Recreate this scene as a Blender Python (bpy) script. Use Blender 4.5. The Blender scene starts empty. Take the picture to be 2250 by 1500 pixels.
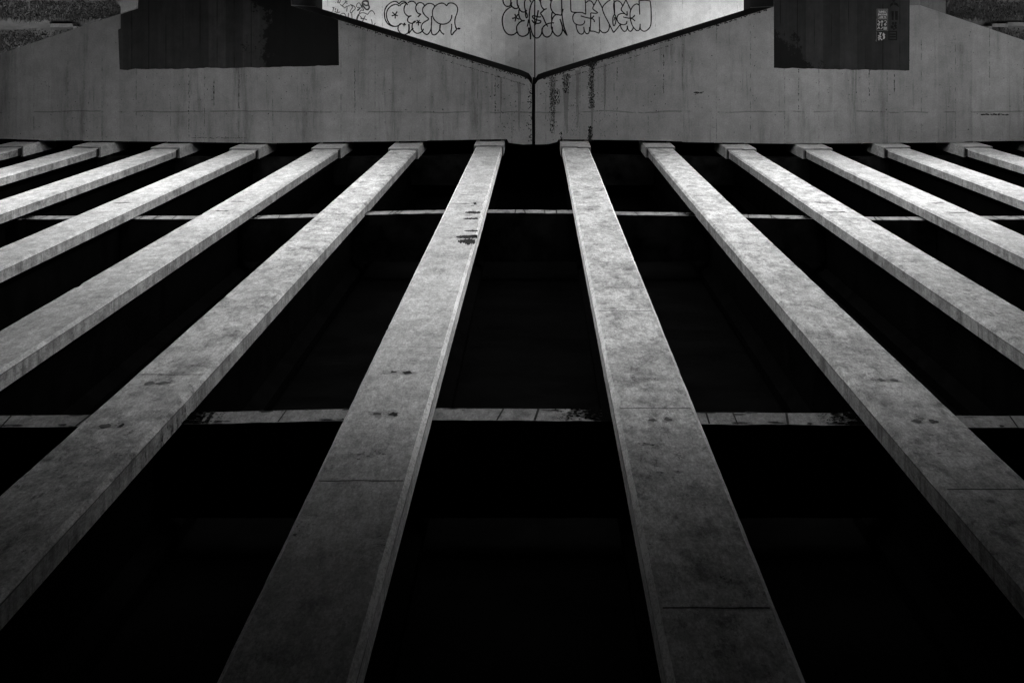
import bpy, bmesh, math, random
from mathutils import Vector, Matrix, noise

random.seed(7)
C = bpy.context.scene.collection
# ---------------------------------------------------------------- frame of reference
K = 1.2
F, U0, V0, ZC = 3000.0 * K, 1180.0, 46.0, .8      # focal length in photo pixels, vanishing point, eye height
H = 2.79                                       # girder soffit above the eye
YC, YB, YA = 31.2 * K, 35.7 * K, 45.0 * K                  # pier front, pier back, abutment wall
def P(u, v, Y):                                # a point of the place: s runs to the right of the photo
    return ((u - U0) * Y / F, Y, ZC + (v - V0) * Y / F)

# ---------------------------------------------------------------- mesh helper
class MB:
    def __init__(self): self.v, self.f, self.m = [], [], []
    def pt(self, s, y, z):
        self.v.append((-s, y, z)); return len(self.v) - 1
    def face(self, pts, m=0):
        self.f.append([self.pt(*p) for p in pts]); self.m.append(m)
    def box(self, s0, s1, y0, y1, z0, z1, m=0):
        q = [self.pt(s, y, z) for z in (z0, z1) for y in (y0, y1) for s in (s0, s1)]
        for a in ((0,1,3,2),(4,5,7,6),(0,1,5,4),(2,3,7,6),(0,2,6,4),(1,3,7,5)):
            self.f.append([q[i] for i in a]); self.m.append(m)
    def prism(self, poly, y0, y1, m=0):        # poly: (s, z) outline, extruded in depth
        a = [self.pt(s, y0, z) for s, z in poly]; b = [self.pt(s, y1, z) for s, z in poly]
        n = len(poly)
        self.f.append(a); self.m.append(m); self.f.append(b[::-1]); self.m.append(m)
        for i in range(n):
            j = (i + 1) % n
            self.f.append([a[i], b[i], b[j], a[j]]); self.m.append(m)
    def build(self, name, mats, parent=None, recalc=True, bevel=0, smooth=False):
        me = bpy.data.meshes.new(name)
        me.from_pydata(self.v, [], self.f)
        if not isinstance(mats, (list, tuple)): mats = [mats]
        for m in mats: me.materials.append(m)
        me.polygons.foreach_set('material_index', self.m)
        if recalc:
            bm = bmesh.new(); bm.from_mesh(me)
            bmesh.ops.recalc_face_normals(bm, faces=bm.faces)
            bm.to_mesh(me); bm.free()
        if smooth:
            me.polygons.foreach_set('use_smooth', [True] * len(me.polygons))
        o = bpy.data.objects.new(name, me); C.objects.link(o)
        if parent:
            o.parent = parent
            o.matrix_parent_inverse = parent.matrix_basis.inverted()
        if bevel:
            b = o.modifiers.new('edge', 'BEVEL'); b.width = bevel; b.segments = 2; b.limit_method = 'ANGLE'
        return o
def tag(o, label=None, cat=None, group=None, kind=None):
    if label:
        o['label'] = label; o['kind'] = 'thing'
    if cat: o['category'] = cat
    if group: o['group'] = group
    if kind: o['kind'] = kind
    return o
def empty(name, s, y, z):
    o = bpy.data.objects.new(name, None); C.objects.link(o); o.location = (-s, y, z); o.empty_display_size = .3
    return o

# ---------------------------------------------------------------- materials (all neutral grey: the place is shot in black and white)
def g(x): return (x, x, x, 1)
class NT:
    def __init__(self, name):
        self.mat = bpy.data.materials.new(name); self.mat.use_nodes = True
        self.t = self.mat.node_tree; self.b = self.t.nodes['Principled BSDF']
        self.b.inputs['Roughness'].default_value = .9
        self.b.inputs['Specular IOR Level'].default_value = .15
        self.pos = self.t.nodes.new('ShaderNodeNewGeometry').outputs['Position']
    def link(self, a, b): self.t.links.new(a, b)
    def mapv(self, sc, off=(0,0,0)):
        n = self.t.nodes.new('ShaderNodeMapping'); n.inputs['Scale'].default_value = sc; n.inputs['Location'].default_value = off
        self.link(self.pos, n.inputs['Vector']); return n.outputs[0]
    def noise(self, scale, detail=6, rough=.6, vec=None, dist=0):
        n = self.t.nodes.new('ShaderNodeTexNoise'); n.inputs['Scale'].default_value = scale
        n.inputs['Detail'].default_value = detail; n.inputs['Roughness'].default_value = rough; n.inputs['Distortion'].default_value = dist
        self.link(vec or self.pos, n.inputs['Vector']); return n.outputs['Fac']
    def voro(self, scale, vec=None):
        n = self.t.nodes.new('ShaderNodeTexVoronoi'); n.inputs['Scale'].default_value = scale
        self.link(vec or self.pos, n.inputs['Vector']); return n.outputs['Distance']
    def ramp(self, x, a, b, lo=0., hi=1.):
        n = self.t.nodes.new('ShaderNodeMapRange'); n.interpolation_type = 'SMOOTHSTEP'
        for k, v in zip(('From Min','From Max','To Min','To Max'), (a, b, lo, hi)): n.inputs[k].default_value = v
        self.link(x, n.inputs['Value']); return n.outputs[0]
    def math(self, op, a, b=None, c=None):
        n = self.t.nodes.new('ShaderNodeMath'); n.operation = op
        for i, x in enumerate((a, b, c)):
            if x is None: continue
            if isinstance(x, (int, float)): n.inputs[i].default_value = x
            else: self.link(x, n.inputs[i])
        return n.outputs[0]
    def mul(self, *xs):
        r = xs[0]
        for x in xs[1:]: r = self.math('MULTIPLY', r, x)
        return r
    def axis(self, k):
        n = self.t.nodes.new('ShaderNodeSeparateXYZ'); self.link(self.pos, n.inputs[0]); return n.outputs[k]
    def lines(self, k, period, width, off=0):      # mask: 0 on thin lines every `period` along axis k
        x = self.math('ADD', self.axis(k), off)
        x = self.math('FRACT', self.math('DIVIDE', x, period))
        x = self.math('ABSOLUTE', self.math('SUBTRACT', x, .5))
        return self.ramp(x, .5 - width / period, .5 - .3 * width / period, 1., 0.)
    def out(self, val, bump=None, strength=.3, dist=.01):
        n = self.t.nodes.new('ShaderNodeCombineColor')
        for i in range(3): self.link(val, n.inputs[i])
        self.link(n.outputs[0], self.b.inputs['Base Color'])
        if bump is not None:
            q = self.t.nodes.new('ShaderNodeBump'); q.inputs['Strength'].default_value = strength; q.inputs['Distance'].default_value = dist
            self.link(bump, q.inputs['Height']); self.link(q.outputs[0], self.b.inputs['Normal'])
        return self.mat

def girder_concrete(name, base, side=False, blot=1.):
    t = NT(name)
    def m(y, off=(0,0,0)): return t.mapv((1, y, 1), off)
    big = t.ramp(t.noise(.8, 5, .65, vec=m(.6)), .3, .7, .84, 1.10)
    med = t.ramp(t.noise(6.0, 10, .78, vec=m(.42)), .40, .60, 1 - .24 * blot, 1.13)
    cloud = t.ramp(t.noise(2.6, 12, .82, vec=m(.40, (3, 7, 1))), .54 - .03 * blot, .66, 1., 1 - .46 * blot)
    mott = t.ramp(t.noise(11, 10, .85, vec=m(.35, (1, 2, 8))), .52, .62, 1., 1 - .42 * blot)
    sel = t.ramp(t.noise(1.1, 4, .6, vec=m(.6, (6, 6, 6))), .52 - .10 * blot, .66 - .10 * blot, 0., 1.)
    mott = t.math('ADD', t.math('MULTIPLY', mott, sel), t.math('SUBTRACT', 1., sel))
    grain = t.ramp(t.noise(70, 5, .85, vec=m(.35)), .38, .62, .74, 1.18)
    mid = t.ramp(t.noise(24, 8, .85, vec=m(.22, (7, 3, 3))), .40, .60, .80, 1.12)
    holes = t.math('MAXIMUM', t.ramp(t.voro(9, m(.5)), .03, .07, .30, 1.), t.ramp(t.noise(1.7, 3), .50, .58, 1., 0.))
    pits = t.math('MAXIMUM', t.ramp(t.voro(26, m(.5)), .05, .11, .5, 1.), t.ramp(t.noise(2.9, 3, vec=t.mapv((1,1,1),(4,4,4))), .46, .56, 1., 0.))
    light = t.ramp(t.noise(3.4, 9, .8, vec=m(.4, (9, 1, 6))), .60, .70, 1., 1.16)
    cross = t.ramp(t.noise(1., 6, .7, vec=t.mapv((1.2, 5.5, 1), (2, 2, 2))), .60, .72, 1., .80)
    xs = [big, med, cloud, mott, mid, grain, holes, pits, light, cross]
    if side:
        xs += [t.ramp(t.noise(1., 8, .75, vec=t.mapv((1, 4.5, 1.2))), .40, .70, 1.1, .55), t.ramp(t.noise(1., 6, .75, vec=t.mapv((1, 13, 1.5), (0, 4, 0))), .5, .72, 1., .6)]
    return t.out(t.mul(*xs, base), t.math('ADD', t.noise(9, 10, .75), t.math('MULTIPLY', t.noise(60, 3), .25)), .45, .012)

def wall_concrete(name, base, panel=.78, off=.2, hline=None, streak=1.):
    t = NT(name)
    big = t.ramp(t.noise(.4, 4, .6, dist=.5), .3, .7, .88, 1.08)
    med = t.ramp(t.noise(2.6, 10, .75), .3, .72, .84, 1.1)
    st = t.ramp(t.noise(1., 8, .72, vec=t.mapv((2.2, 1, .25))), .50, .76, 1., 1 - .36 * streak)
    st2 = t.ramp(t.noise(1., 7, .75, vec=t.mapv((9., 1, .5), (5, 0, 2))), .56, .74, 1., 1 - .28 * streak)
    grime = t.ramp(t.noise(7, 12, .85), .54, .66, 1., .70)
    gsel = t.ramp(t.noise(.8, 4, .6, vec=t.mapv((1, 1, .7), (2, 8, 4))), .45, .62, 0., 1.)
    grime = t.math('ADD', t.math('MULTIPLY', grime, gsel), t.math('SUBTRACT', 1., gsel))
    grain = t.ramp(t.noise(34, 6, .85), .28, .72, .76, 1.16)
    holes = t.math('MAXIMUM', t.ramp(t.voro(5.5), .03, .075, .2, 1.), t.ramp(t.noise(1.2, 3), .47, .56, 1., 0.))
    xs = [big, med, st, st2, grime, grain, holes]
    if panel:
        br = t.math('MAXIMUM', t.ramp(t.noise(.7, 3), .46, .60, .45, 1.), t.ramp(t.noise(7, 4, .7, vec=t.mapv((.2, 1, 1))), .45, .6, 1., .5))
        xs.append(t.math('MAXIMUM', t.lines(0, panel, .011, off), br))
        pn = t.math('FLOOR', t.math('DIVIDE', t.math('ADD', t.axis(0), off + panel * .5), panel))
        w = t.t.nodes.new('ShaderNodeTexWhiteNoise'); w.noise_dimensions = '1D'; t.link(pn, w.inputs['W'])
        xs.append(t.ramp(w.outputs['Value'], 0, 1, .92, 1.06))
    if hline is not None:
        d = t.math('ABSOLUTE', t.math('SUBTRACT', t.math('ADD', t.axis(2), t.ramp(t.noise(.8, 3), 0, 1, -.05, .05)), hline))
        xs.append(t.math('MAXIMUM', t.ramp(d, .005, .022, .6, 1.), t.ramp(t.noise(.9, 5, .7, vec=t.mapv((1,1,1),(9,2,4))), .44, .58, 1., 0.)))
    return t.out(t.mul(*xs, base), t.noise(8, 8, .7), .35, .01)

def rough_mat(name, base, scale=3., var=.4, rough=.95, spec=.15):
    t = NT(name); t.b.inputs['Specular IOR Level'].default_value = spec; t.b.inputs['Roughness'].default_value = rough
    v = t.mul(t.ramp(t.noise(scale, 8, .7), .25, .75, 1 - var, 1 + var), t.ramp(t.noise(scale * 12, 4, .7), .25, .75, .85, 1.15), base)
    return t.out(v, t.noise(scale * 4, 6, .7), .3, .01)

def paint_mat(name, base, cu, cv, c, width):      # blacker, speckled where cu*u + cv*v + c > 0 (u, v on the pier face)
    t = NT(name); t.b.inputs['Roughness'].default_value = .7
    ln = t.math('MAXIMUM', t.lines(0, .39, .016, .1), t.ramp(t.noise(1.1, 3), .4, .6, .35, 1.))
    pn = t.math('FLOOR', t.math('DIVIDE', t.math('ADD', t.axis(0), .295), .39))
    w = t.t.nodes.new('ShaderNodeTexWhiteNoise'); w.noise_dimensions = '1D'; t.link(pn, w.inputs['W'])
    px = F / YC
    m = t.math('ADD', t.math('MULTIPLY', t.axis(0), -px * cu / width), t.math('MULTIPLY', t.axis(2), px * cv / width))
    m = t.math('ADD', m, (c + cu * U0 + cv * (V0 - ZC * px)) / width)
    m = t.math('ADD', m, t.math('MULTIPLY', t.math('SUBTRACT', t.noise(24, 8, .85), .5), 3.2))
    m = t.math('ADD', m, t.math('MULTIPLY', t.math('SUBTRACT', t.noise(1.6, 6, .75), .5), 9.))
    black = t.ramp(m, -.12, .12, 1., .10)
    v = t.mul(t.ramp(t.noise(2.5, 10, .75), .25, .75, .7, 1.3), t.ramp(t.noise(1., 7, .7, vec=t.mapv((7, 1, .4))), .3, .7, .8, 1.2), ln, t.ramp(w.outputs['Value'], 0, 1, .75, 1.2), black, base)
    return t.out(v, t.noise(9, 6, .7), .3, .01)

M = {}
M['girder'] = girder_concrete('precast_concrete', .60, blot=.8)
M['blotchy'] = girder_concrete('blotchy_precast_concrete', .66, blot=1.35)
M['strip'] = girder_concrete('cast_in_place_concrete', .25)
M['side'] = girder_concrete('streaked_flange_side', .44, True)  # darker base with vertical streaks for the flange sides
M['lit_edge'] = girder_concrete('lit_edge_concrete', .95, blot=.25)  # edge light painted into the chamfers and sides of the two central girders
M['halo'] = rough_mat('faint_halo', .37, 8, .3)
M['joint'] = rough_mat('joint_grime', .025, 5)
M['faint_joint_and_edge_shade'] = rough_mat('faint_joint_grime_and_edge_shade', .13, 5)
M['stain'] = rough_mat('dark_stain', .014, 9, .6)
M['stain_soft'] = rough_mat('grey_stain', .12, 6, .5)
M['bleach'] = rough_mat('bleached_patch', .58, 6, .15)
M['web'] = rough_mat('shade_and_stain_black', .0035, 2, spec=0)  # shade on the webs painted as black; also used for stain specks
M['deck'] = rough_mat('shade_black_deck', .004, 1, spec=0)  # shade under the deck put into its colour
M['beam_face'] = rough_mat('shade_dark_beam_face', .005, 3, .9, spec=0)  # cross beam faces coloured near black in place of shade
M['end_face'] = rough_mat('shade_dark_end_face', .007, 3, .9, spec=0)  # same painted shade for the farthest row of beams
M['pad'] = rough_mat('rubber', .012, 4)
M['cap'] = wall_concrete('cap_concrete', .245, .78, .2, ZC + (246 - V0) * YC / F, 1.5)
M['cap_under'] = rough_mat('black_underside', .012, 3)
M['column'] = wall_concrete('column_concrete', .16, .39, .1)
M['paint'] = paint_mat('dark_roller_paint', .024, 1, 0, -570, 42)
M['paint_r'] = paint_mat('dark_roller_paint_right', .018, -1, 1, 1640, 34)
M['side_shade'] = rough_mat('painted_side_shade', .012, 3)  # shade of the unlit inner column sides, laid on as a dark coat
M['paint_black'] = rough_mat('black_roller_paint', .006, 3)
M['abut'] = wall_concrete('whitewashed_concrete', .80, .9, .3, None, .5)
M['shaded_end'] = wall_concrete('shaded_wall_end_concrete', .085, .9, .3, None, .8)  # shade painted into the two ends of the wall
M['spray'] = rough_mat('black_spray_paint', .012, 8, .3)
M['spray_grey'] = rough_mat('faded_spray_paint', .07, 8, .3)
M['stencil_white'] = rough_mat('pale_stencil_paint', .30, 14, .25)
M['stencil_haze'] = rough_mat('pale_overspray', .10, 20, .6)
M['stencil_black'] = rough_mat('black_stencil_paint', .006, 9)
M['ground'] = rough_mat('dark_cinder', .016, .5, .4)
M['bounce'] = rough_mat('pale_bounce_surface', .52, .6, .12)
M['fill_and_blocker'] = rough_mat('dark_fill_and_blockers', .018, .6, .5)
M['hill_and_blockers'] = rough_mat('hillside_soil', .03, .8, .5)
M['ledge'] = rough_mat('ledge_concrete', .12, 2, .3)
M['leaf'] = rough_mat('leaf', .016, 4, .5)

# ---------------------------------------------------------------- bridge girders
SL = [-4.17,-3.54,-2.90,-2.27,-1.64,-1.037,-.383,.3055,.966,1.58,2.175,2.82,3.465,4.11]
DZ = [.02,.03,.05,.07,.06,.04,0,0,.04,.07,.07,.05,.03,.02]
GX = [a * (H + d) for a, d in zip(SL, DZ)]
GL = [
 "dim outermost girder entering the left edge just under the pier cap",
 "dim concrete girder, second from the left edge of the photo",
 "third girder from the left edge, counted where the beams meet the cap",
 "bright concrete girder on the left, whose block lies below the left column's middle",
 "long pale girder leaving the left edge at mid height, with small dark dots",
 "wide lower left girder with a bleached patch and black drips on its side",
 "girder with black spall scars, just left of the V notch between the caps",
 "girder with crisp dark cross joints, just right of the V notch",
 "blotchy girder running down to the right edge, next to the one with crisp cross joints",
 "pale mottled girder right of the blotchy one, leaving the right edge at mid height",
 "brightest girder on the right, its end block below the left part of the right column",
 "bright girder upper right, its end block with a dark slanting crack near the right column",
 "short dim girder at the right edge just under the pier cap",
 "outermost girder beyond the right edge of the pier cap face",
]
HW, CH = .295, .03
# markings given as photo pixels on each soffit: cross joints, hole pairs, smears
JOINT = {6: [(385,1),(603,1),(763,1),(1056,0)], 7: [(366,1),(555,1),(470,1),(683,0),(897,0),(1335,0)], 8: [(779,1),(1075,0)],
         5: [(823,0),(640,1),(598,1),(357,1)], 4: [(627,1),(500,1)], 3: [(466,1),(355,1)], 9: [(560,1),(410,1)], 10: [(367,1)], 2: [(392,1)]}
HOLE = {6: [(864,818),(895,819),(828,910),(866,910)], 7: [(1433,924),(1468,922)], 8: [(1935,835),(1966,836),(2015,926),(2051,926)],
        5: [(330,842),(358,842),(231,936),(267,936)], 4: [(514,443),(530,443),(480,464),(496,464)], 3: [(261,446),(277,446)],
        10: [(2052,447),(2066,446),(2097,468),(2115,468)], 9: [(1797,445),(1816,445),(1826,466),(1848,466)]}
SMEAR = {6: [(842,820,14,5),(840,905,26,6),(790,1000,25,14),(830,995,18,10),(905,1075,20,14),(840,1200,26,26),(660,1160,30,14),(965,765,3,1.5),(1040,620,6,20)],
         7: [(1410,834,30,7),(1440,833,14,4),(1450,1040,8,4),(1493,1037,7,2.5),(1593,1272,20,7),(1275,453,18,2),(1290,434,20,2),(1258,357,14,1.2),(1420,975,16,6),(1490,1000,9,12)],
         8: [(1920,834,22,6),(2020,918,14,9),(2090,985,34,14),(1900,870,20,8),(1552,452,16,2)],
         5: [(245,850,14,5),(210,985,30,12),(250,1000,18,8),(270,930,18,5),(735,470,12,2)],
         4: [(300,600,20,4)], 9: [(1806,446,18,2),(1838,467,20,2.2)], 3: [(222,467,26,2.5),(285,445,18,2)]}

LIM = [-1e9, 1e9]
def blob(mb, s, y, z, rs, ry, m, n=14, jag=.35):
    if not LIM[0] < s < LIM[1]: return
    pts = []
    ph = random.random() * 50
    for k in range(n):
        a = 2 * math.pi * k / n
        r = 1 + jag * noise.noise((math.cos(a) * 1.4 + ph, math.sin(a) * 1.4, ph)) * 2
        pts.append((min(LIM[1], max(LIM[0], s + math.cos(a) * rs * r)), y + math.sin(a) * ry * r, z))
    mb.face(pts, m)

def make_girder(i):
    zs = ZC + H + DZ[i]; gx = GX[i]
    root = empty('bridge_girder', gx, 30.0 * K, zs)
    tag(root, GL[i], 'girder', 'concrete girders of the bridge')
    y0, y1, n = -2.0, 30.4 * K, 330
    bowf = lambda y: .012 * noise.noise((y * .09, i * 5.3, 1))
    mb = MB(); rings = []
    for k in range(n + 1):
        y = y0 + (y1 - y0) * k / n
        w = [.0035 * noise.noise((y * 1.7, i * 9.1 + q * 3.3, 0)) + .003 * noise.noise((y * 5.1, i * 4.7 + q * 7.7, 3)) for q in range(6)]
        chip = [0, 0]
        for q in (0, 1):
            c = noise.noise((y * 2.3, i * 13.7 + q * 31, 8))
            if c > .52: chip[q] = (c - .52) * .10
        if i == 6: # the damaged flange edge
            for yc, wd, dp in ((19.9*K, .4, .035), (20.8*K, .55, .03), (19.0*K, .45, .02), (21.6*K, .35, .02)):
                chip[1] = max(chip[1], dp * max(0, 1 - abs(y - yc) / wd))
        if i == 7:
            chip[0] = max(chip[0], .04 * max(0, 1 - abs(y - 10.1*K) / .35))
        pr = [(-HW + CH + w[0] + chip[0], 0), (HW - CH + w[1] - chip[1], 0), (HW + w[2] * .6 - chip[1] * .3, CH + w[3] + chip[1]),
              (HW + w[4] * .3, .165), (.10, .33), (-.10, .33), (-HW + w[5] * .3, .165), (-HW + w[2] * .6 + chip[0] * .3, CH + w[4] + chip[0])]
        bow = .012 * noise.noise((y * .09, i * 5.3, 1))
        rings.append([mb.pt(gx + a + bow, y, zs + b) for a, b in pr])
    for k in range(n):
        for q in range(8):
            r = (q + 1) % 8
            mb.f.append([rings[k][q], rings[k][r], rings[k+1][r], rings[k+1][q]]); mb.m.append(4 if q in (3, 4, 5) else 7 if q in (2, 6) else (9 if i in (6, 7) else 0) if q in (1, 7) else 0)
    mb.f.append(rings[0][::-1]); mb.m.append(0); mb.f.append(rings[-1]); mb.m.append(0)
    def on_soffit(u, v):
        Y = F * (H + DZ[i]) / (v - V0); return (u - U0) * Y / F, Y
    LIM[:] = [gx - HW + CH + .004, gx + HW - CH - .004]
    for v, faint in JOINT.get(i, []):
        _, Y = on_soffit(0, v); z = zs - .0015; w = .006 if faint else .009; m = 2 if faint else 1
        N = 12
        for k in range(N):
            a = gx - HW + CH + .01 + (2 * HW - 2 * CH - .02) * k / N; b = a + (2 * HW - 2 * CH - .02) / N
            ja = .012 * noise.noise((a * 6, v, i)); jb = .012 * noise.noise((b * 6, v, i))
            mb.face([(a, Y + ja - w, z), (b, Y + jb - w, z), (b, Y + jb + w, z), (a, Y + ja + w, z)], m)
    for u, v in HOLE.get(i, []):
        s, Y = on_soffit(u, v); blob(mb, s, Y, zs - .004, random.uniform(7, 12) * Y / F, random.uniform(.03, .06), random.choice((1, 3)) if i != 7 else 3, 14, random.uniform(.3, .6))
        blob(mb, s, Y, zs - .002, random.uniform(10, 15) * Y / F, random.uniform(.05, .10), 8, 16, .6)
    for u, v, ru, rv in SMEAR.get(i, []):
        s, Y = on_soffit(u, v)
        for k in range(46):
            a, b = random.gauss(0, .5), random.gauss(0, .5)
            q = random.uniform(.002, .008)
            blob(mb, s + a * ru * Y / F, Y + b * rv * Y / F * Y / H, zs - .0012 - .00002 * k, q * random.uniform(.7, 2.2), q * random.uniform(.7, 2.), 8 if k % 3 else 3, 8, .6)
    if i == 5:   # bleached patch at the edge
        s, Y = on_soffit(278, 842); blob(mb, s, Y, zs - .0012, .09, .28, 5, 18, .5)
        s, Y = on_soffit(300, 836); blob(mb, s, Y, zs - .0015, .05, .12, 5, 14, .4)
    if i == 6:   # spalls with exposed, rusted bars
        for (ua, ub, va, vb, rag) in ((1022,1056,464.5,469.5,.4),(1018,1050,478.5,482.5,.4),(1020,1050,505.5,509,.45),(1002,1049,517,524.5,.35),(1006,1044,525,536.5,.6),(1034,1049,516,520,.3)):
            top, bot = [], []
            N = 44
            for k in range(N + 1):
                u = ua + (ub - ua) * k / N; e = math.sin(math.pi * min(.8, k / N * .8 + .03)) ** .6
                jt = 1.9 * rag * noise.noise((u * .55, va, 1)); jb = 1.9 * rag * noise.noise((u * .55, vb, 5))
                mid = (va + vb) / 2; hv = (vb - va) / 2
                top.append((u, mid - hv * e * (1 - max(-.35, jt)))); bot.append((u, mid + hv * e * (1 - max(-.35, jb))))
            for k in range(N):
                q = [on_soffit(*top[k]), on_soffit(*top[k+1]), on_soffit(*bot[k+1]), on_soffit(*bot[k])]
                mb.face([(s, Y, zs - .0016) for s, Y in q], 1 if noise.noise((k * .33, va, 2)) > .22 else 6)
        for (u, v, ru, Ry) in ((1043,447,3,.16),(1038,453,4,.05),(1046,449,3,.06)):
            s, Y = on_soffit(u, v); blob(mb, s, Y, zs - .002, ru * Y / F, Ry, 6, 10, .5)
        for (u, v, ru) in ((1030,428.5,12),(1020,447.5,16),(1010,448,18)):
            s, Y = on_soffit(u, v); blob(mb, s, Y, zs - .0012, ru * Y / F, .03, 3, 14, .5)
    if i == 5:   # black drips on the flange side
        for k in range(46):
            Y = random.gauss(9.95 * K, .5); zt = random.uniform(.035, .16); ln = random.uniform(.01, .07)
            w = random.uniform(.003, .012); x = gx + bowf(Y) + HW + .003 + .0001 * k
            mb.face([(x, Y - w, zs + min(.163, zt + ln)), (x, Y + w, zs + min(.163, zt + ln)), (x, Y + w * .4, zs + zt), (x, Y - w * .4, zs + zt)], 6)
    inner = -1 if GX[i] > 0 else 1      # chamfer shade painted as a dark line along the arris, and the dark gap before the end block
    for sd in (-1, 1):
        for k in range(200):
            ya, yb = y0 + (y1 - y0) * k / 200, y0 + (y1 - y0) * (k + 1) / 200
            xa, xb = gx + bowf(ya) + sd * (HW + .003), gx + bowf(yb) + sd * (HW + .003)
            w = .002 + .009 * max(0, noise.noise((ya * .8, i, sd)) + .35); w2 = .002 + .009 * max(0, noise.noise((yb * .8, i, sd)) + .35)
            if sd == inner: mb.face([(xa, ya, zs + CH + .002), (xb, yb, zs + CH + .002), (xb, yb, zs + CH + .002 + w2), (xa, ya, zs + CH + .002 + w)], 2)
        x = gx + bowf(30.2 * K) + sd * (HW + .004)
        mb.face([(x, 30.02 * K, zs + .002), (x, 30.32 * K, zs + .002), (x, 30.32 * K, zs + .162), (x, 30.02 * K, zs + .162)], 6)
    # faint runs and seams on all flange sides
    for k in range(26):
        Y = random.uniform(3, 29); sd = random.choice((-1, 1)); x = gx + bowf(Y) + sd * (HW + .003); w = random.uniform(.004, .012); zt = random.uniform(.04, .1)
        mb.face([(x, Y - w, zs + .162), (x, Y + w, zs + .162), (x, Y + w * .5, zs + zt), (x, Y - w * .5, zs + zt)], 3)
    LIM[:] = [-1e9, 1e9]
    mb.build('bottom_flange', [M['blotchy'] if i in (5, 7, 8, 9) else M['girder'], M['joint'], M['faint_joint_and_edge_shade'], M['stain_soft'], M['web'], M['bleach'], M['stain'], M['lit_edge'] if i in (6, 7) else M['side'], M['halo'], M['lit_edge']], root)
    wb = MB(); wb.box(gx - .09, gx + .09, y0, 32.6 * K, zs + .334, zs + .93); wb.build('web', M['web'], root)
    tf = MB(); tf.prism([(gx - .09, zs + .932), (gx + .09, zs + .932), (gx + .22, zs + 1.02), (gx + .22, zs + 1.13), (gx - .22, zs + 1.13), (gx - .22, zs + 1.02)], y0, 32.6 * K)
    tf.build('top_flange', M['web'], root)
    eb = MB(); e = .326
    yj = (29.95 if i in (5, 7) else 30.25) * K + .08 * noise.noise((i * 3.1, 0, 0))
    N = 10; fr = []
    for k in range(N + 1):
        s = gx - e + 2 * e * k / N; fr.append((s, yj + .10 * noise.noise((s * 2.4, i, 4)) + (.25 * (k / N) if i == 11 else 0) - (.18 if (i in (7, 9) and k > 5) else 0)))
    lo = [eb.pt(s, y, zs - .032) for s, y in fr]; hi = [eb.pt(s, y, zs + .20) for s, y in fr]
    bl = [eb.pt(s, 32.3 * K, zs - .032) for s, y in fr]; bh = [eb.pt(s, 32.3 * K, zs + .20) for s, y in fr]
    for k in range(N):
        eb.f += [[lo[k], lo[k+1], bl[k+1], bl[k]], [hi[k], hi[k+1], bh[k+1], bh[k]], [lo[k], lo[k+1], hi[k+1], hi[k]], [bl[k], bl[k+1], bh[k+1], bh[k]]]; eb.m += [0, 0, 1, 0]
    eb.f += [[lo[0], hi[0], bh[0], bl[0]], [lo[N], hi[N], bh[N], bl[N]]]; eb.m += [0, 0]
    eb.build('end_block', [M['girder'], M['faint_joint_and_edge_shade']], root)
    bp = MB(); bp.box(gx - .24, gx + .24, 31.35 * K, 32.1 * K, zs - .075, zs - .034); bp.build('bearing_pad', M['pad'], root)
    return root
girders = [make_girder(i) for i in range(14)]

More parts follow.
